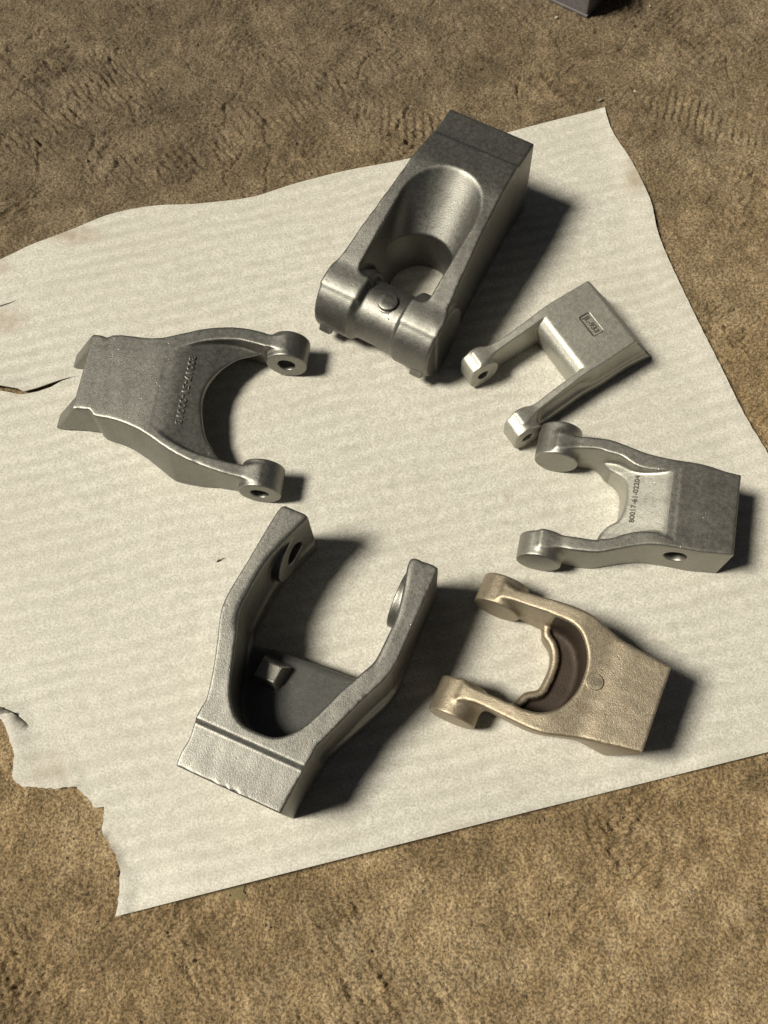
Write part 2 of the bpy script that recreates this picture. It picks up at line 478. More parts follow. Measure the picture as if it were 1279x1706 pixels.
# ------------------------------------------------------------------ ground: one sheet with trodden relief
def fft_noise(shape, beta, lo, hi, seed, aniso=None):
    """random field with wavelengths between lo and hi grid cells, power law beta"""
    r = np.random.RandomState(seed)
    F = np.fft.rfft2(r.normal(size=shape))
    ky = np.fft.fftfreq(shape[0])[:, None]; kx = np.fft.rfftfreq(shape[1])[None, :]
    if aniso:
        a, s = aniso
        kx, ky = kx * math.cos(a) + ky * math.sin(a), (-kx * math.sin(a) + ky * math.cos(a)) * s
    k = np.hypot(kx, ky) + 1e-9
    w = k ** (-beta) * np.exp(-(k * lo) ** 2) * (1 - np.exp(-(k * hi) ** 2))
    f = np.fft.irfft2(F * w, shape)
    return f / f.std()

GSTEP = 0.0032
def build_ground():
    st = GSTEP
    xs = np.arange(-1.35, 1.351, st); ys = np.arange(-0.5, 2.301, st)
    X, Y = np.meshgrid(xs, ys, indexing='ij')
    sh = X.shape
    z = 0.0015 * fft_noise(sh, 1.6, 3, 90, 1) + 0.0009 * fft_noise(sh, 0.6, 0.9, 6, 2)
    # scuffed streaks, only in patches
    patch = np.clip(fft_noise(sh, 1.5, 20, 120, 3), 0, 2) / 2
    z += 0.0024 * patch * fft_noise(sh, 0.6, 1.3, 8, 4, (0.9, 5.0))
    patch2 = np.clip(fft_noise(sh, 1.5, 20, 120, 8), 0, 2) / 2
    z += 0.0022 * patch2 * fft_noise(sh, 0.6, 1.3, 8, 9, (-0.6, 5.0))
    # lumps torn loose
    lump = fft_noise(sh, 0.9, 2, 16, 5); z += 0.0012 * np.clip(lump - 1.0, 0, 3)
    # ledges: broken crust edges where a smooth field crosses a level
    c1 = fft_noise(sh, 1.7, 3, 60, 6)
    cm = np.clip(fft_noise(sh, 1.5, 20, 140, 7), 0, 1.5)
    cm = cm * np.clip((Y - 0.3) / 0.5, 0.12, 1)
    z += 0.0016 * cm * np.tanh((c1 - 0.2) * 26)
    # boot prints: x, y, heading, length, width, bar pitch, depth, bar angle
    prints = ((0.64, 1.50, -0.5, 0.26, 0.095, 0.0165, 0.0034, 1.35), (0.50, 1.575, 0.05, 0.24, 0.085, 0.020, 0.003, 0.10), (0.30, 1.60, 0.25, 0.20, 0.09, 0.034, 0.0028, 1.2),
              (0.74, 1.18, -0.9, 0.27, 0.095, 0.017, 0.002, 1.3), (-0.72, 1.60, 0.7, 0.26, 0.09, 0.018, 0.003, 1.5), (-0.30, 1.55, 0.2, 0.27, 0.095, 0.019, 0.0028, 1.2),
              (-0.10, 1.72, 1.0, 0.26, 0.09, 0.017, 0.0026, 1.4), (-0.88, 1.70, -0.6, 0.2, 0.1, 0.03, 0.0038, 0.2), (-0.5, 1.42, 0.4, 0.22, 0.09, 0.02, 0.0026, 1.3), (0.0, 1.50, -0.4, 0.26, 0.09, 0.018, 0.0024, 1.2),
              (0.42, 0.06, 0.2, 0.26, 0.095, 0.017, 0.0022, 0.1), (-0.60, -0.10, 0.9, 0.27, 0.09, 0.018, 0.0014, 1.3), (0.10, -0.10, 0.5, 0.26, 0.095, 0.02, 0.0012, 1.1), (0.72, 1.72, 0.3, 0.26, 0.09, 0.018, 0.0022, 1.3))
    for i, (px, py, a, L, W, pitch, dep, ba) in enumerate(prints):
        dx, dy = X - px, Y - py
        s = dx * math.cos(a) + dy * math.sin(a); q = -dx * math.sin(a) + dy * math.cos(a)
        wv = W * (0.5 + 0.06 * np.sin(s / L * 9.0))
        e = np.maximum(np.abs(s) / (L * 0.5), np.abs(q) / wv)
        r = np.hypot(np.maximum(np.abs(s) - (L * 0.5 - wv), 0), q) / wv
        mask = 1 / (1 + np.exp((r - 1) * 16))
        ph = (s * math.cos(ba) * 0 + s * math.sin(ba) + q * math.cos(ba)) * 2 * math.pi / pitch
        bars = np.tanh(2.2 * np.sin(ph + 0.5 * fft_noise(sh, 1.2, 6, 40, 50 + i) * 0.6))
        worn = 1 / (1 + np.exp(-(fft_noise(sh, 1.3, 6, 40, 80 + i) + 0.4) * 3))
        z += mask * worn * (dep * 0.85 * bars - dep * 0.5) + 0.0016 * np.exp(-((r - 1.08) / 0.10) ** 2) * worn
    # cracks of the dried crust
    rng = np.random.RandomState(11)
    for cx, cy, a, n in ((-0.62, 1.30, 0.3, 10), (-0.55, 1.75, -0.4, 14), (0.05, 1.75, 0.2, 12), (0.72, 1.40, -1.2, 16), (0.70, 1.55, 0.8, 10), (-0.05, 1.48, 0.9, 8), (-0.70, 1.45, 1.0, 12), (-0.93, 1.66, -0.9, 16), (-0.90, 1.62, 0.5, 8), (-0.43, 1.52, 0.1, 14), (-0.30, 1.42, -1.4, 12), (-0.15, 1.62, 0.7, 10), (0.27, 1.63, 0.0, 9), (0.31, 1.60, 1.5, 8), (-0.36, 1.45, -1.6, 12), (0.24, 1.57, 1.4, 6), (-0.82, 1.5, -1.1, 8)):
        p = np.array([cx, cy])
        for k in range(n):
            a += rng.normal() * 0.35
            q = p + 0.013 * np.array([math.cos(a), math.sin(a)])
            i0 = int((min(p[0], q[0]) - 0.02 - xs[0]) / st); i1 = int((max(p[0], q[0]) + 0.02 - xs[0]) / st)
            j0 = int((min(p[1], q[1]) - 0.02 - ys[0]) / st); j1 = int((max(p[1], q[1]) + 0.02 - ys[0]) / st)
            w = np.s_[max(i0, 0):i1, max(j0, 0):j1]
            e = q - p; t = np.clip(((X[w] - p[0]) * e[0] + (Y[w] - p[1]) * e[1]) / (e @ e), 0, 1)
            dd = np.hypot(X[w] - p[0] - e[0] * t, Y[w] - p[1] - e[1] * t)
            z[w] = np.minimum(z[w], z[w] - 0.0050 * np.exp(-(dd / 0.0024) ** 2))
            p = q
    # flatter below the sheet, and down to level at the border of the relief
    sdf = poly_sdf(X, Y, FA)
    calm = np.clip((sdf + 0.012) / 0.02, 0, 1); calm = calm * calm * (3 - 2 * calm)
    z = z * (0.08 + 0.92 * calm)
    z = np.where(sdf < 0.03, np.minimum(z, 0.002 + 0.02 * np.clip(sdf, 0, 1)), z)
    b = np.minimum(np.minimum(X - xs[0], xs[-1] - X), np.minimum(Y - ys[0], ys[-1] - Y))
    z = z * np.clip(b / 0.1, 0, 1) - 0.0075
    nx, ny = sh
    V = np.stack([X, Y, z], 2).reshape(-1, 3)
    idx = np.arange(nx * ny).reshape(nx, ny)
    Q = np.stack([idx[:-1, :-1], idx[1:, :-1], idx[1:, 1:], idx[:-1, 1:]], 2).reshape(-1, 4)
    # the same sheet goes on, level, beyond the trodden part
    far = 40.0
    ring_o = np.array([(-far, -far, -0.0075), (far, -far, -0.0075), (far, far, -0.0075), (-far, far, -0.0075)])
    n0 = len(V); V = np.vstack([V, ring_o])
    cs = [idx[0, 0], idx[-1, 0], idx[-1, -1], idx[0, -1]]
    Q2 = [(n0 + k, n0 + (k + 1) % 4, cs[(k + 1) % 4], cs[k]) for k in range(4)]
    me = mesh_np('ground', V, np.vstack([Q, np.array(Q2)]))
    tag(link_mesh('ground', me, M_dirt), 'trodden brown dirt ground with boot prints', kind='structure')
    return xs, ys, z

GX, GY, GZ = build_ground()
def ground_z(x, y):
    i = int(np.clip((x - GX[0]) / GSTEP, 0, len(GX) - 1)); j = int(np.clip((y - GY[0]) / GSTEP, 0, len(GY) - 1))
    return float(GZ[i, j])

# ------------------------------------------------------------------ foam sheet
def build_foam():
    rng = np.random.RandomState(3)
    st = 0.009
    X, Y = np.meshgrid(np.arange(-1.0, 0.8, st), np.arange(-0.1, 1.55, st), indexing='ij')
    X = X + rng.uniform(-.25, .25, X.shape) * st; Y = Y + rng.uniform(-.25, .25, X.shape) * st
    sd_ = poly_sdf(X, Y, FA)
    k = sd_ < -0.004
    pts = [Vector(p) for p in FOAM] + [Vector((a, b)) for a, b in zip(X[k], Y[k])]
    nb = len(FOAM)
    vo, eo, fo, ov, oe, of = geometry.delaunay_2d_cdt(pts, [(i, (i + 1) % nb) for i in range(nb)], [], 0, 1e-6)
    vo = np.array([tuple(v) for v in vo])
    tri = np.array([f for f in fo if len(f) == 3])
    cen = vo[tri].mean(1)
    tri = tri[poly_sdf(cen[:, 0], cen[:, 1], FA) < 0]
    # counter-clockwise
    a, b, c = vo[tri[:, 0]], vo[tri[:, 1]], vo[tri[:, 2]]
    ccw = (b[:, 0] - a[:, 0]) * (c[:, 1] - a[:, 1]) - (b[:, 1] - a[:, 1]) * (c[:, 0] - a[:, 0]) > 0
    tri[~ccw] = tri[~ccw][:, ::-1]
    x, y = vo[:, 0], vo[:, 1]
    z = -0.0012 + 0.0005 * np.sin(x * 9 + 1.0) * np.sin(y * 7)
    # roller ripples across the sheet
    s = -x * 0.229 + y * 0.973
    z += 0.0007 * np.sin(s * 2 * math.pi / 0.030 + 0.8 * np.sin(x * 5) + 0.6 * np.sin(y * 11)) + 0.0003 * np.sin(s * 2 * math.pi / 0.017 + 2.0 * np.sin(x * 3 + 1))
    ed = -poly_sdf(x, y, np.array(FOAM_TOP + FOAM_RIGHT[1:] + FOAM_BOTTOM[1:] + FOAM_TORN[1:] + [(-1, .3), (-1, 1.08)]))
    ed = np.maximum(ed, 0)
    # lifted edges: bottom edge, right corner, far right
    db = np.abs(-(x + 0.469) * 0.2305 + (y + 0.066) * 0.973)
    lift = 0.018 * np.exp(-(db / 0.08) ** 2) * (0.35 + 0.65 * np.clip(np.sin((x + 0.5) * 4.2), 0, 1)) * np.clip((x + 0.47) / 0.12, 0, 1)
    lift += 0.006 * np.exp(-(ed / 0.04) ** 2) * np.clip((x - 0.40) / 0.05, 0, 1)
    lift += 0.004 * np.exp(-(ed / 0.03) ** 2) * (np.sin(x * 21 + y * 17) > 0.2) * (x < -0.45) * (y < 0.3)
    # curled tear at the left: the lower lip stands up
    def near(poly):
        P = np.array(poly); best = np.full(len(x), 9.0); side = np.zeros(len(x))
        for p, q in zip(P[:-1], P[1:]):
            e = q - p; t = np.clip(((x - p[0]) * e[0] + (y - p[1]) * e[1]) / (e @ e), 0, 1)
            d_ = np.hypot(x - p[0] - e[0] * t, y - p[1] - e[1] * t)
            cr = e[0] * (y - p[1]) - e[1] * (x - p[0])
            u_ = d_ < best; best = np.where(u_, d_, best); side = np.where(u_, np.sign(cr), side)
        return best, side
    d_, s_ = near(CURL[:-1] + [(-0.647, 0.2225)])
    lift += np.where(s_ <= 0.0, 0.011 * np.exp(-(d_ / 0.022) ** 2), 0.0) * np.clip((-0.645 - x) / 0.03, 0, 1)
    d_, s_ = near(CRACK_LO[1:])
    lift += np.where(s_ > 0, 0.007 * np.exp(-(d_ / 0.03) ** 2), 0.0) * np.clip((-0.640 - x) / 0.05, 0, 1)
    d_, s_ = near([(-0.572, 0.150), (-0.556, 0.134)])
    lift += 0.0035 * np.exp(-(d_ / 0.008) ** 2) * (s_ > 0)
    d_, s_ = near([(-1.0, 1.02), (-0.829, 1.052), (-0.79, 1.07), (-0.74, 1.09), (-0.70, 1.10)])
    lift += 0.004 * np.exp(-(d_ / 0.014) ** 2) * np.clip((-0.70 - x) / 0.05, 0, 1)
    z += lift
    th = 0.0022
    n = len(vo)
    V = np.vstack([np.c_[vo, z], np.c_[vo, z - th]])
    # rim
    from collections import Counter
    ecount = {}
    for t in tri:
        for i in range(3):
            e = (t[i], t[(i + 1) % 3]); ecount[(min(e), max(e))] = None if (min(e), max(e)) in ecount else e
    rim = [e for e in ecount.values() if e is not None]
    F = [tuple(map(int, t)) for t in tri] + [tuple(int(i) + n for i in t[::-1]) for t in tri] + [(int(b), int(a), int(a) + n, int(b) + n) for a, b in rim]
    me = poly_mesh('foam_sheet', V, F, True)
    me.polygons.foreach_set('use_smooth', [True] * (2 * len(tri)) + [False] * len(rim))
    try: me.set_sharp_from_angle(angle=rad(60))
    except Exception: pass
    o = link_mesh('foam_sheet', me, M_foam)
    tag(o, 'large off-white packing foam sheet with torn left edge lying on the dirt', 'foam sheet')

build_foam()

GRP = 'cast steel forks laid out on the foam sheet'

# ------------------------------------------------------------------ tall link with cross drum (top of the sheet)
def build_drum_link():
    g = Grid((-0.50, 0.02), (-0.15, 0.15), (-0.008, 0.20), 0.0022)
    U, V, Z = g.U, g.V, g.Z
    half = [(-0.0, 0.090), (-0.07, 0.090), (-0.15, 0.0955), (-0.22, 0.100), (-0.30, 0.108), (-0.36, 0.113), (-0.40, 0.119), (-0.428, 0.1215)]
    loop = [(0.0, -0.090)] + [(0.0, 0.090)] + [p for p in half[1:]] + [(u, -v) for u, v in half[::-1][:-1]]
    d2 = g.poly(loop)
    zt = g.prof(soft_prof([(0.1, 0.186), (-0.14, 0.186), (-0.22, 0.174), (-0.30, 0.159), (-0.37, 0.143), (-0.40, 0.1345), (-0.425, 0.1295), (-0.45, 0.118), (-0.5, 0.08)], 0.03))
    step = 0.006 / (1 + np.exp(-(U + 0.0665) / 0.0008))
    body = smax(d2, smax(Z - (zt - step), -Z, 0.004), 0.0045)
    # scooped slot: its far end leans in towards the base
    hz = 0.186 - Z
    r = 0.0770 - 0.095 * np.clip(hz, 0, 0.2)
    uc = -0.203 - 1.05 * np.clip(hz, -0.05, 0.085) + 0.12 * np.clip(hz - 0.085, 0, 1)
    slot = np.hypot(np.maximum(U - uc, 0), V + 0.001) - r
    slot = smin(smax(slot, -0.385 - U, 0.02), np.maximum(np.abs(V + 0.003) - 0.046, np.abs(U + 0.40) - 0.10), 0.006)
    body = smax(body, -slot, 0.004)
    dr = smin(g.cyl_v(-0.400, 0.068, 0.0680, 0.046, 0.1205, 0.006), g.cyl_v(-0.400, 0.068, 0.0680, -0.1215, -0.046, 0.006), 0.01)
    dr = smin(dr, g.cyl_v(-0.402, 0.066, 0.057, -0.11, 0.11, 0.01), 0.012)
    f = smin(body, dr, 0.010)
    f = smax(f, -Z, 0.003)
    f = f + rough(g, 1, 0.00035) + chips(g, d2, zt - step, 21)
    def cl(u, v, z):
        n = np.full(u.shape, 'body', dtype=object)
        n[(u < -0.13) & (v > 0.070)] = 'arm#a'; n[(u < -0.13) & (v < -0.070)] = 'arm#b'
        n[(u < -0.350)] = 'drum'
        return n.astype(str)
    r_ = casting('link_casting', (0.15509, 1.3103), 59.56, 'tall dark steel casting with deep oval slot and round cross drum', GRP, M_dark, g, f, cl, 'link casting')
    stud(r_, M_dark, -0.406, -0.007, 0.1205, 0.0180, 0.0085)
    for v in (0.100, -0.098):
        block_part(r_, M_dark, 'lug', (-0.462, v, 0.040), (0.010, 0.013, 0.0055), 0.1, 0.0012, (0, rad(-66), 0))
    return r_
build_drum_link()

# ------------------------------------------------------------------ big open fork (bottom left of the sheet)
def build_big_fork():
    g = Grid((-0.455, 0.03), (-0.16, 0.185), (-0.008, 0.168), 0.0021)
    U, V, Z = g.U, g.V, g.Z
    om = mm([(0, -86), (-22, -88), (-41, -86), (-64, -89), (-90, -89), (-104, -88), (-138, -96), (-183, -111), (-214, -123), (-246, -132), (-272, -132), (-328, -127), (-381, -124), (-424, -119), (-432, -112)])
    op = mm([(0, 86), (-40, 89), (-69, 92), (-90, 95), (-105, 96), (-123, 103), (-192, 130), (-248, 153), (-311, 156), (-380, 157), (-424, 157), (-430, 152)])
    inn = mm([(-432, 106), (-415, 106), (-396, 110), (-367, 117), (-333, 122), (-308, 122), (-281, 121), (-249, 118), (-221, 108), (-197, 96), (-156, 80), (-123, 64), (-104, 48), (-93, 30), (-90, 8), (-91, -16), (-99, -36), (-118, -53), (-137, -63), (-164, -73), (-194, -84), (-229, -95), (-256, -100), (-298, -99), (-333, -96), (-361, -89), (-400, -76), (-432, -64)])
    outer = curve(op, 3) + [(-0.430, -0.06)] + curve(om, 3)[::-1]
    d_out = g.poly(outer)
    inner = curve(inn, 3) + [(-0.50, -0.05), (-0.50, 0.10)]
    d_in = g.poly(inner)
    step = 0.0075 * np.clip((U + 0.0735) / 0.0075, 0, 1)
    zt = 0.155 - step
    flange = 0.010 * np.exp(-((U + 0.20) / 0.09) ** 2) / (1 + np.exp((Z - 0.035) / 0.003))
    body = smax(d_out - flange, smax(Z - zt, -Z, 0.004), 0.004)
    # pocket over a floor plate with a rounded front
    floor = 0.050 - 0.45 * np.maximum(-0.212 - U - 0.08 * V, 0)
    lip = smax(-0.232 - U - 0.05 * V, Z - 0.05, 0.03)
    flo = 0.050 + 0.16 * np.clip(U + 0.225, 0, 1)
    pocket = smax(d_in + 0.0 * Z, flo - Z, 0.010)
    body = smax(body, -pocket, 0.004)
    gap = smax(d_in, (U + 0.232 + 0.05 * V - 0.25 * np.maximum(-V - 0.05, 0)), 0.03)
    body = smax(body, -gap, 0.014)
    # bored pads inside the arm tips
    # the lug cast on the floor of the pocket
    lu, lv = U + 0.1875, V + 0.037
    lug = np.maximum(np.maximum(np.abs(lu) - 0.0150 + 0.30 * (Z - 0.080), np.abs(lv + 0.06 * lu) - 0.0185 + 0.22 * (Z - 0.080)), Z - 0.080)
    body = smin(body, smax(lug, 0.045 - Z, 0.002), 0.004)
    for (v0, v1) in ((-0.115, -0.083), (0.107, 0.135)):
        body = smin(body, g.cyl_v(-0.378, 0.084, 0.050, v0, v1, 0.003), 0.003)
    bore = np.hypot(U + 0.382, Z - 0.082) - 0.021
    body = smax(body, -smax(bore, np.abs(V) - 0.112, 0.002), 0.002)
    f = body + rough(g, 2, 0.0004) + chips(g, d_out, zt, 22)
    def cl(u, v, z):
        n = np.full(u.shape, 'body', dtype=object)
        n[(u < -0.10) & (v > 0.5 * (-u) - 0.02) & (u < -0.13)] = 'arm#a'
        n[(u < -0.13) & (v < -0.06)] = 'arm#b'
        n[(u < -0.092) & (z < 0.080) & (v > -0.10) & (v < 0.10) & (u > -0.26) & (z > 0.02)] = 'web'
        n[(np.hypot(u + 0.378, z - 0.082) < 0.058) & (v > 0.05) & (v < 0.110)] = 'pad#a'
        n[(np.hypot(u + 0.378, z - 0.082) < 0.058) & (v < -0.05) & (v > -0.084)] = 'pad#b'
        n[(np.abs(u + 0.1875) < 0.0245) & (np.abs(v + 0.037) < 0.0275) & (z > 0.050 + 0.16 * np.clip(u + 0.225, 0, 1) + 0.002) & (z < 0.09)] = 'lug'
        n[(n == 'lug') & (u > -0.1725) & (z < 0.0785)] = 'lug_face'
        return n.astype(str)
    r_ = casting('fork_casting', (-0.278, 0.1089), -113.3, 'big dark steel fork with wide curved arms and stepped block end', GRP, M_mid, g, f, cl, mats={'web': M_darker, 'lug': M_light, 'lug_face': M_pale})  # mill scale on the web; lug's lit brightness put into paler colours
    return r_
build_big_fork()

# ------------------------------------------------------------------ wide fork with bored bosses (left)
def build_wide_fork():
    g = Grid((-0.415, 0.085), (-0.15, 0.215), (-0.008, 0.10), 0.0020)
    U, V, Z = g.U, g.V, g.Z
    om = mm([(0, -75), (-22, -74), (-30, -73), (-38, -77), (-50, -79), (-77, -79), (-116, -78), (-144, -85), (-176, -97), (-215, -111), (-260, -119), (-294, -119), (-325, -114), (-345, -111), (-364, -109)])
    op = mm([(0, 75), (-27, 79), (-36, 85), (-46, 93), (-87, 98), (-136, 115), (-190, 144), (-242, 164), (-292, 177), (-333, 183), (-357, 185)])
    inn = mm([(-372, -82), (-339, -82), (-312, -87), (-278, -92), (-245, -89), (-212, -81), (-181, -68), (-162, -60), (-150, -55)])
    inp = mm([(-150, 100), (-160, 106), (-186, 123), (-221, 138), (-255, 147), (-288, 152), (-327, 154), (-372, 156)])
    outer = [(0.0, 0.0)] + [(0.06, 0.079), (0.0, 0.075)] * 0 + curve(op, 3) + curve(om, 3)[::-1]
    d_out = g.poly(outer)
    # the block end flares out below into two prongs with a notch between
    big = [(0.10, 0.086), (0.06, 0.086), (0.036, 0.0865), (0.0, 0.082)] + curve(op, 3)[4:] + curve(om, 3)[::-1][:-4] + [(0.0, -0.077), (0.06, -0.077), (0.10, -0.077)]
    d_big = g.poly(big)
    zt = g.prof(soft_prof([(0.1, 0.085), (-0.14, 0.085), (-0.25, 0.079), (-0.32, 0.0745), (-0.5, 0.072)], 0.03))
    flare_u = np.interp(g.u, [-0.42, -0.30, -0.27, -0.24, -0.19, -0.14, -0.085, -0.03, 0.03], [0, 0, 0.004, 0.014, 0.026, 0.021, 0.014, 0.006, 0.0]).astype(np.float32)[:, None, None]
    low = np.clip(1 - Z / 0.082, 0, 1)
    endc = (U - 0.062 * low) * 0.80
    solid = smax(d_big - flare_u * low, endc, 0.004)
    solid = smax(solid, smax(Z - zt, -Z, 0.004), 0.0045)
    notch = np.maximum(np.abs(V - 0.004) - 0.050, np.maximum(Z - 0.079 + 0.12 * np.maximum(U, 0), -(U + 0.004)))
    solid = smax(solid, -notch, 0.004)
    inner = curve(inn, 3) + curve(inp, 3) + [(-0.45, 0.15), (-0.45, -0.08)]
    d_in = g.poly(inner)
    rt = -0.162 - U + 0.02 * V
    ramp = 0.0862 - 0.30 * 0.5 * (rt + np.sqrt(rt * rt + 0.008 ** 2))
    pocket = smax(d_in, ramp - Z, 0.005)
    solid = smax(solid, -pocket, 0.004)
    web = curve(mm([(-345, -90), (-306, -73), (-273, -60), (-248, -36), (-231, -4), (-226, 30), (-232, 66), (-244, 101), (-260, 122), (-283, 144), (-300, 160)]), 4) + [(-0.45, 0.18), (-0.45, -0.10)]
    gap = smax(g.poly(web) - 0.7 * np.maximum(0.055 - Z, 0), d_in - 0.001, 0.003)
    solid = smax(solid, -gap, 0.005)
    for (v0, v1, u0) in ((-0.121, -0.068, -0.363), (0.143, 0.196, -0.3555)):
        solid = smin(solid, g.cyl_v(u0, 0.0385, 0.0385, v0, v1, 0.003), 0.008)
    for (v0, v1, u0) in ((-0.16, -0.02, -0.363), (0.10, 0.24, -0.3555)):
        solid = smax(solid, -g.cyl_v(u0, 0.0385, 0.0165, v0, v1, 0.001), 0.003)
    f = solid + rough(g, 3, 0.0004) + chips(g, d_big, zt, 23, 0.0014)
    def cl(u, v, z):
        n = np.full(u.shape, 'body', dtype=object)
        n[(u < -0.16) & (v > 0.04)] = 'arm#a'; n[(u < -0.16) & (v < 0.04)] = 'arm#b'
        inside = (z < 0.0862 - 0.30 * np.maximum(-0.162 - u + 0.02 * v, 0) + 0.001) & (v > -0.055 + (u + 0.16) * 0.3) & (v < 0.10 - (u + 0.16) * 0.6)
        n[inside & (u < -0.16) & (u > -0.30)] = 'web'
        n[(np.hypot(u + 0.360, z - 0.0385) < 0.042) & (v > 0.05)] = 'boss#a'
        n[(np.hypot(u + 0.363, z - 0.0385) < 0.042) & (v < 0.05)] = 'boss#b'
        n[(u > 0.004) & (v > 0.006)] = 'prong#a'; n[(u > 0.004) & (v < 0.006)] = 'prong#b'
        return n.astype(str)
    r_ = casting('fork_casting', (-0.6065, 0.854), 173.51, 'wide grey steel fork with bored bosses, raised number and notched end', GRP, M_mid, g, f, cl)
    sl = 0.30
    uu, vv = -0.195, 0.019
    zz = 0.0860 - sl * (-0.162 - uu + 0.02 * vv)
    lettering(r_, M_mid, '80017-51-00018', 0.0165, (uu, vv, zz + 0.0006), (0.0, 1.0, -0.012), None, (-sl, 0, 1.0), width=0.142)
    return r_
build_wide_fork()

# ------------------------------------------------------------------ fork with solid bosses (right)
def build_right_fork():
    g = Grid((-0.385, 0.02), (-0.16, 0.135), (-0.008, 0.112), 0.0018)
    U, V, Z = g.U, g.V, g.Z
    om = mm([(0, -73), (-27, -76), (-52, -79), (-77, -79), (-106, -80), (-134, -83), (-158, -90), (-182, -99), (-212, -110), (-244, -113), (-273, -113), (-306, -113)])
    op = mm([(0, 73), (-28, 75), (-54, 79), (-87, 80), (-123, 79), (-159, 84), (-186, 91), (-221, 100), (-268, 99), (-306, 97)])
    inp = mm([(-325, 71), (-294, 71), (-264, 74), (-238, 76), (-217, 74), (-197, 70), (-176, 58), (-156, 53), (-130, 54), (-117, 57), (-100, 63)])
    inm = mm([(-98, -67), (-114, -61), (-130, -58), (-152, -61), (-173, -69), (-197, -81), (-219, -86), (-244, -87), (-273, -87), (-325, -87)])
    d_out = g.poly([(0.0, 0.0)] + curve(op, 3) + curve(om, 3)[::-1])
    d_in = g.poly(curve(inp, 3) + curve(inm, 3) + [(-0.45, -0.09), (-0.45, 0.07)])
    zt = g.prof(soft_prof([(0.1, 0.098), (-0.12, 0.098), (-0.25, 0.084), (-0.30, 0.0765), (-0.5, 0.076)], 0.03))
    body = smax(d_out, smax(Z - zt, -Z, 0.004), 0.0045)
    rt = -0.114 - U
    ramp = 0.0995 - 0.50 * 0.5 * (rt + np.sqrt(rt * rt + 0.012 ** 2))
    body = smax(body, -smax(d_in, ramp - Z, 0.005), 0.004)
    web = curve(mm([(-262, 90), (-240, 80), (-222, 70), (-210, 58), (-191, 46), (-181, 33), (-178, 10), (-179, -16), (-185, -36), (-200, -48), (-210, -63), (-214, -78), (-222, -95)]), 4) + [(-0.45, -0.095), (-0.45, 0.09)]
    body = smax(body, -smax(g.poly(web), d_in - 0.001, 0.003), 0.005)
    for (v0, v1) in ((0.060, 0.124), (-0.132, -0.087)):
        body = smin(body, g.cyl_v(-0.303, 0.0380, 0.0380, v0, v1, 0.003), 0.016)
    # round hole through the block's side
    body = smax(body, -smax(np.hypot(U + 0.083, Z - 0.055) - 0.019, V + 0.03, 0.002), 0.003)
    f = body + rough(g, 4, 0.0004) + chips(g, d_out, zt, 24, 0.0011)
    def cl(u, v, z):
        n = np.full(u.shape, 'body', dtype=object)
        n[(u < -0.115) & (v > 0.0)] = 'arm#a'; n[(u < -0.115) & (v < 0.0)] = 'arm#b'
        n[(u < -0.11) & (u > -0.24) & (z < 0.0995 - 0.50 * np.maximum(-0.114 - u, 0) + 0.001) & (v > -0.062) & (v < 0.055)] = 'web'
        k = np.hypot(u + 0.303, z - 0.038) < 0.0415
        n[k & (v > 0)] = 'boss#a'; n[k & (v < 0)] = 'boss#b'
        return n.astype(str)
    r_ = casting('fork_casting', (0.532, 0.5458), -12.93, 'light steel fork with solid round bosses and bright sloping web, right side of the sheet', GRP, M_light, g, f, cl, mats={'web': M_pale})  # brightness of the web's sunward slope put into a paler colour
    uu = -0.1645
    lettering(r_, M_grime_shade, '80017-61-02204', 0.0125, (uu, 0.003, 0.0992 - 0.50 * (-0.114 - uu) + 0.0003), (0, 1, 0), None, (-0.50, 0, 1), width=0.089, extr=0.0006)  # shade around the raised digits put into their dark colour
    return r_
build_right_fork()

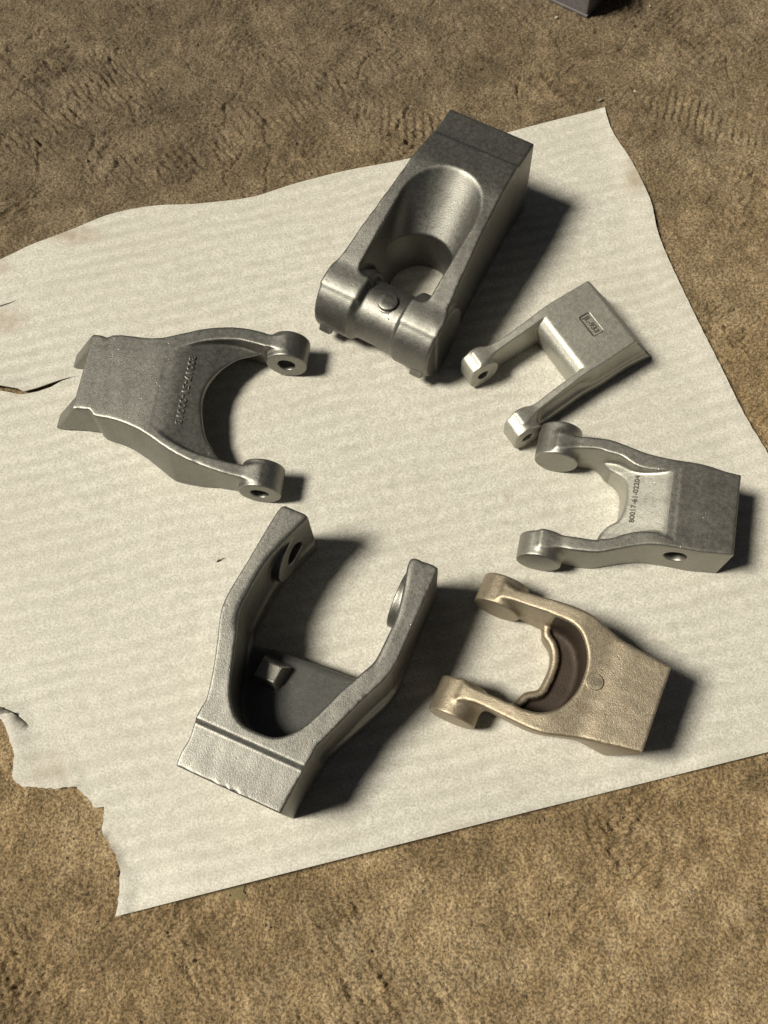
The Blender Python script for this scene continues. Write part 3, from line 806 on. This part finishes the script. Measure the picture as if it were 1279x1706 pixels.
# ------------------------------------------------------------------ tan fork with stud (lower right)
def build_tan_fork():
    g = Grid((-0.36, 0.02), (-0.145, 0.145), (-0.008, 0.15), 0.0019)
    U, V, Z = g.U, g.V, g.Z
    om = mm([(0, -69), (-30, -74), (-53, -78), (-86, -83), (-112, -90), (-141, -98), (-167, -100), (-206, -98), (-240, -96), (-279, -95)])
    op = mm([(0, 69), (-37, 75), (-71, 81), (-92, 87), (-127, 101), (-156, 106), (-202, 107), (-243, 108), (-279, 109)])
    inn = mm([(-285, 85), (-265, 84), (-234, 82), (-206, 81), (-180, 81), (-159, 78), (-142, 69), (-129, 53), (-120, 34), (-116, 13), (-116, -9), (-121, -30), (-130, -49), (-142, -62), (-158, -71), (-182, -75), (-202, -73), (-237, -70), (-285, -68)])
    d_out = g.poly([(0.0, 0.0)] + curve(op, 3) + curve(om, 3)[::-1])
    d_in = g.poly(curve(inn, 3) + [(-0.45, -0.07), (-0.45, 0.085)])
    zt = g.prof(soft_prof([(0.1, 0.146), (0.0, 0.135), (-0.07, 0.1275), (-0.09, 0.123), (-0.15, 0.121), (-0.2, 0.111), (-0.285, 0.0800), (-0.5, 0.079)], 0.022))
    draft = 0.13 * np.maximum(0.115 - Z, 0) * np.clip((-0.02 - U) / 0.06, 0.25, 1) * np.clip((U + 0.30) / 0.05, 0, 1)
    body = smax(d_out + draft, smax(Z - zt, -Z, 0.004), 0.005)
    # the block end is cut back underneath
    body = smax(body, (U - 0.0 + 0.30 * np.maximum(0.10 - Z, 0)) * 0.95, 0.004)
    pocket = smax(d_in, 0.036 - Z, 0.012)
    body = smax(body, -pocket, 0.005)
    wp = curve(mm([(-240, 120), (-212, 95), (-199, 84), (-191, 64), (-176, 52), (-167, 37), (-163, 17), (-164, -9), (-168, -25), (-185, -38), (-193, -54), (-205, -72), (-230, -100)]), 4)
    d_w = g.poly(wp + [(-0.45, -0.10), (-0.45, 0.12)])
    body = smax(body, -smax(d_w, d_in - 0.001, 0.003), 0.004)
    lipd = np.hypot(d_w - 0.005, Z - 0.039) - 0.0075
    body = smin(body, smax(lipd, d_in - 0.004, 0.004), 0.006)
    for (v0, v1) in ((0.073, 0.124), (-0.123, -0.064)):
        body = smin(body, g.cyl_v(-0.279, 0.0395, 0.0395, v0, v1, 0.003), 0.016)
    f = body + rough(g, 5, 0.00045) + chips(g, d_out, zt, 25, 0.0010)
    def cl(u, v, z):
        n = np.full(u.shape, 'body', dtype=object)
        n[(u < -0.15) & (v > 0.0)] = 'arm#a'; n[(u < -0.15) & (v < 0.0)] = 'arm#b'
        n[(z < 0.050) & (u > -0.215) & (u < -0.11) & (v > -0.066) & (v < 0.076)] = 'web'
        k = np.hypot(u + 0.279, z - 0.0395) < 0.043
        n[k & (v > 0)] = 'boss#a'; n[k & (v < 0)] = 'boss#b'
        i_, j_ = np.clip(((u - g.u[0]) / g.h).astype(int), 0, len(g.u) - 1), np.clip(((v - g.v[0]) / g.h).astype(int), 0, len(g.v) - 1)
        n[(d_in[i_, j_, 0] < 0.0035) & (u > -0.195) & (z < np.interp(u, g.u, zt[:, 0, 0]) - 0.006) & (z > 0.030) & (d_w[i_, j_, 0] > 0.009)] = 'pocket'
        return n.astype(str)
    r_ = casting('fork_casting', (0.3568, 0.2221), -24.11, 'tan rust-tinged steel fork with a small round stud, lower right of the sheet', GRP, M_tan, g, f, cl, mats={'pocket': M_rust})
    stud(r_, M_tan, -0.098, 0.0035, 0.1222, 0.0128, 0.0050)
    return r_
build_tan_fork()

# ------------------------------------------------------------------ small fork with stamped plate (right of the drum link)
def build_small_fork():
    g = Grid((-0.325, 0.075), (-0.135, 0.10), (-0.006, 0.10), 0.0013)
    U, V, Z = g.U, g.V, g.Z
    om = mm([(0, -77), (-68, -82), (-110, -83), (-152, -88), (-193, -93), (-233, -98), (-254, -101)])
    op = mm([(0, 77), (-42, 76), (-97, 74), (-141, 68), (-190, 64), (-236, 63), (-254, 62)])
    inp = mm([(-262, 41), (-239, 42), (-202, 46), (-162, 49), (-127, 52), (-90, 55)])
    inm = mm([(-90, -68), (-111, -70), (-145, -73), (-186, -77), (-218, -81), (-262, -84)])
    d_out = g.poly([(0.07, -0.079), (0.07, 0.072)] + curve(op, 3)[0:] + curve(om, 3)[::-1])
    d_in = g.poly(curve(inp, 3) + curve(inm, 3) + [(-0.40, -0.085), (-0.40, 0.04)])
    zt = g.prof(soft_prof([(0.1, 0.092), (0.0, 0.090), (-0.11, 0.082), (-0.24, 0.066), (-0.28, 0.0635), (-0.5, 0.062)], 0.02))
    foot = 0.006 / (1 + np.exp((Z - 0.022) / 0.002))
    waist = 0.007 * np.exp(-((Z - 0.040) / 0.014) ** 2) * np.clip((-U - 0.09) / 0.03, 0, 1)
    body = smax(d_out - foot + waist, smax(Z - zt, -Z, 0.004), 0.004)
    endc = (U - 0.60 * np.maximum(0.090 - Z, 0)) * 0.857
    body = smax(body, endc, 0.004)
    # bridge front: rounded shoulder, then a steep face
    sh_ = (U + 0.110) * 0.70 + (0.082 - Z) * 0.714
    fr_ = (U + 0.127 - 0.20 * (0.060 - Z)) * 0.98
    void = smax(smin(fr_, sh_, 0.010), d_in, 0.003)
    body = smax(body, -void, 0.004)
    for (v0, v1, r) in ((0.032, 0.071, 0.0325), (-0.119, -0.078, 0.0325)):
        body = smin(body, g.cyl_v(-0.254, 0.0325, r, v0, v1, 0.003), 0.020)
    # tips ground flat in front
    body = smax(body, -0.280 - U, 0.006)
    for (v0, v1) in ((0.0, 0.12), (-0.16, -0.04)):
        body = smax(body, -g.cyl_v(-0.253, 0.0325, 0.0105, v0, v1, 0.001), 0.002)
    # sunk name panel
    pu, pv = -0.048, -0.0045
    q1 = np.abs(U - pu) - 0.0072; q2 = np.abs(V - pv) - 0.0205
    rr = np.hypot(np.maximum(q1, 0), np.maximum(q2, 0)) + np.minimum(np.maximum(q1, q2), 0) - 0.003
    body = smax(body, -smax(rr, (zt - 0.0017) - Z, 0.0008), 0.0012)
    f = body + rough(g, 6, 0.0003)
    def cl(u, v, z):
        n = np.full(u.shape, 'body', dtype=object)
        n[(u < -0.118) & (v > 0.043)] = 'arm#a'; n[(u < -0.118) & (v < -0.066)] = 'arm#b'
        k = np.hypot(u + 0.254, z - 0.0325) < 0.0375
        n[k & (v > 0)] = 'boss#a'; n[k & (v < 0)] = 'boss#b'
        n[(u > 0.004) & (u > 0.60 * (0.090 - z) - 0.004)] = 'end_face'  # end face takes a darker metal than the rest
        a_ = np.abs(u - pu) - 0.0072; b_ = np.abs(v - pv) - 0.0205
        e_ = np.hypot(np.maximum(a_, 0), np.maximum(b_, 0)) + np.minimum(np.maximum(a_, b_), 0) - 0.003
        n[(np.abs(e_) < 0.0013) & (z > 0.07)] = 'panel_rim'  # shade along the sunk edge put into a dark rim colour
        n[(e_ <= -0.0013) & (z > 0.07)] = 'name_panel'
        return n.astype(str)
    r_ = casting('fork_casting', (0.3651, 0.954), 29.77, 'small light steel fork with a stamped name panel, right of the tall casting', GRP, M_pale, g, f, cl, mats={'end_face': M_darker, 'panel_rim': M_grime_shade})
    zp = 0.0866 - 0.0017
    lettering(r_, M_grime_shade, 'JL-933', 0.0150, (pu, pv, zp), (0, -1, 0), None, (-0.07, 0, 1), width=0.0395, extr=0.0010)
    return r_
build_small_fork()

# ------------------------------------------------------------------ painted steel block at the top edge
def build_block():
    t = NT('grey_primer')
    nz = t.noise(120, 4, 0.6)
    t.set(Base_Color=t.ramp(nz, [(0.3, (0.17, 0.16, 0.165)), (0.7, (0.24, 0.225, 0.23))]), Roughness=0.5, Metallic=0.3, Normal=t.bump(nz, 0.2, 0.001))
    a = Vector((0.405, 1.806)); b = Vector((0.34, 1.853))
    e = (b - a).normalized()
    root = bpy.data.objects.new('steel_block', None); COL.objects.link(root)
    root.location = (a.x, a.y, -0.006); root.rotation_euler = (0, 0, math.atan2(e.y, e.x))
    tag(root, 'grey painted steel block on the dirt, cut off by the top edge', 'steel block')
    block_part(root, t.m, 'body', (0.10, -0.07, 0.080), (0.10, 0.07, 0.080), 0.02, 0.004)
    block_part(root, t.m, 'base_plate', (0.10, -0.07, 0.003), (0.102, 0.072, 0.003), 0.0, 0.001)
    block_part(root, t.m, 'top_plate', (0.10, -0.07, 0.1655), (0.085, 0.055, 0.005), 0.03, 0.002)
build_block()

# ------------------------------------------------------------------ pebbles, leaf scrap, dirt grains
def stone_mesh(name, r, seed, flat=0.7):
    import bmesh
    bm = bmesh.new(); bmesh.ops.create_icosphere(bm, subdivisions=2, radius=1.0)
    rs = np.random.RandomState(seed)
    ks = rs.normal(size=(5, 3)) * 1.7; ph = rs.uniform(0, 6, 5)
    cut = rs.normal(size=(5, 3)); cut /= np.linalg.norm(cut, axis=1)[:, None]
    for v in bm.verts:
        p = np.array(v.co)
        s = 1 + 0.12 * np.sin(ks @ p + ph).sum() / 1.5
        p = p * s
        for c_ in cut:
            q = p @ c_
            if q > 0.68: p = p - (q - 0.68) * c_
        v.co = (p[0] * r * 1.15, p[1] * r * 0.9, p[2] * r * flat)
    me = bpy.data.meshes.new(name); bm.to_mesh(me); bm.free()
    return me

def stone_mat(name, c):
    t = NT(name); n = t.noise(300, 4)
    t.set(Base_Color=t.ramp(n, [(0.3, tuple(x * 0.7 for x in c)), (0.7, c)]), Roughness=0.9, Normal=t.bump(n, 0.5, 0.001))
    return t.m
S_grey = stone_mat('grey_stone', (0.24, 0.21, 0.15)); S_pale = stone_mat('pale_stone', (0.55, 0.5, 0.4)); S_brown = stone_mat('brown_stone', (0.16, 0.11, 0.07))
PEB = [(0.416, 1.556, 0.0065, S_grey, 'largest grey pebble just above the far right corner of the foam sheet'),
       (0.423, 1.584, 0.0042, S_grey, 'small grey pebble above the largest pebble near the foam corner'),
       (0.492, 1.582, 0.0035, S_pale, 'tiny pale pebble among boot prints right of the foam corner'),
       (0.337, 1.808, 0.0045, S_pale, 'pale pebble left of the grey steel block'),
       (0.551, 1.834, 0.0030, S_pale, 'tiny white pebble right of the steel block shadow'),
       (0.600, 1.679, 0.0045, S_brown, 'brown pebble on bare dirt in the upper right'),
       (-0.474, -0.005, 0.0045, S_brown, 'dark brown pebble beside the torn edge at lower left')]
for i, (x, y, r, mt, lab) in enumerate(PEB):
    o = link_mesh('pebble', stone_mesh('pebble', r, 40 + i), mt)
    o.location = (x, y, ground_z(x, y) + r * 0.35); o.rotation_euler = (0, 0, i * 1.3)
    tag(o, lab, 'pebble', 'loose pebbles on the dirt')

def build_scraps():
    # dry leaf scrap sticking out below the sheet's near edge
    leafm = stone_mat('dry_leaf', (0.22, 0.17, 0.085))
    pts = [(-0.024, 0.018), (-0.014, 0.002), (-0.006, -0.014), (0.002, -0.006), (0.012, -0.008), (0.020, -0.001), (0.013, 0.006), (0.016, 0.018), (0.0, 0.024)]
    V, F = [], []
    n = len(pts)
    for k, (x, y) in enumerate(pts):
        V.append((x, y, 0.0012 + 0.0012 * math.sin(x * 160)))
    V.append((0, 0, 0.0028))
    for k in range(n): F.append((k, (k + 1) % n, n))
    V2 = V + [(x, y, z - 0.0008) for x, y, z in V]
    F2 = F + [tuple(i + n + 1 for i in f[::-1]) for f in F] + [(k, k + n + 1, (k + 1) % n + n + 1, (k + 1) % n) for k in range(n)]
    o = link_mesh('leaf_scrap', poly_mesh('leaf_scrap', V2, F2, False), leafm); o.location = (-0.288, -0.036, ground_z(-0.288, -0.036) + 0.001)
    tag(o, 'dry yellowish leaf scrap poking out under the near foam edge', 'leaf')
    fm = stone_mat('dark_flake', (0.07, 0.055, 0.04))
    P = [(-0.006, -0.003), (-0.001, -0.001), (0.007, 0.005), (0.002, 0.0022), (-0.003, 0.002)]
    V = [(x, y, 0.0028 if i == 2 else 0.0009) for i, (x, y) in enumerate(P)] + [(x, y, 0.0) for x, y in P]
    F = [(0, 1, 2, 3, 4), (9, 8, 7, 6, 5)] + [(k, k + 5, (k + 1) % 5 + 5, (k + 1) % 5) for k in range(5)]
    o = link_mesh('debris_flake', poly_mesh('debris_flake', V, F), fm); o.location = (-0.347, 0.509, 0.0003)
    tag(o, 'tiny dark flake lying on the foam left of the big fork', 'debris')
    # loose grains of soil: nobody could count them
    rs = np.random.RandomState(77)
    X = rs.uniform(-1.1, 1.0, 9000); Y = rs.uniform(-0.3, 2.0, 9000)
    sd_ = poly_sdf(X, Y, FA)
    out = sd_ > 0.004
    X, Y = X[out], Y[out]
    R = 0.0008 + 0.0026 * rs.power(0.25, len(X)) * (rs.uniform(size=len(X)) < 0.4) + 0.0004 * rs.uniform(size=len(X))
    octv = np.array([(1, 0, 0), (-1, 0, 0), (0, 1, 0), (0, -1, 0), (0, 0, 1), (0, 0, -1)], float)
    octf = np.array([(0, 2, 4), (2, 1, 4), (1, 3, 4), (3, 0, 4), (2, 0, 5), (1, 2, 5), (3, 1, 5), (0, 3, 5)])
    Vs = np.concatenate([octv * r * rs.uniform(0.6, 1.3, (6, 1)) + (x, y, ground_z(x, y) + r * 0.4) for x, y, r in zip(X, Y, R)])
    Fs = np.concatenate([octf + 6 * i for i in range(len(X))])
    o = link_mesh('soil_grains', mesh_np('soil_grains', Vs, Fs, None, False), stone_mat('soil_grain', (0.30, 0.23, 0.15)))
    tag(o, 'loose grains of soil scattered over the dirt', None, None, 'stuff')
build_scraps()
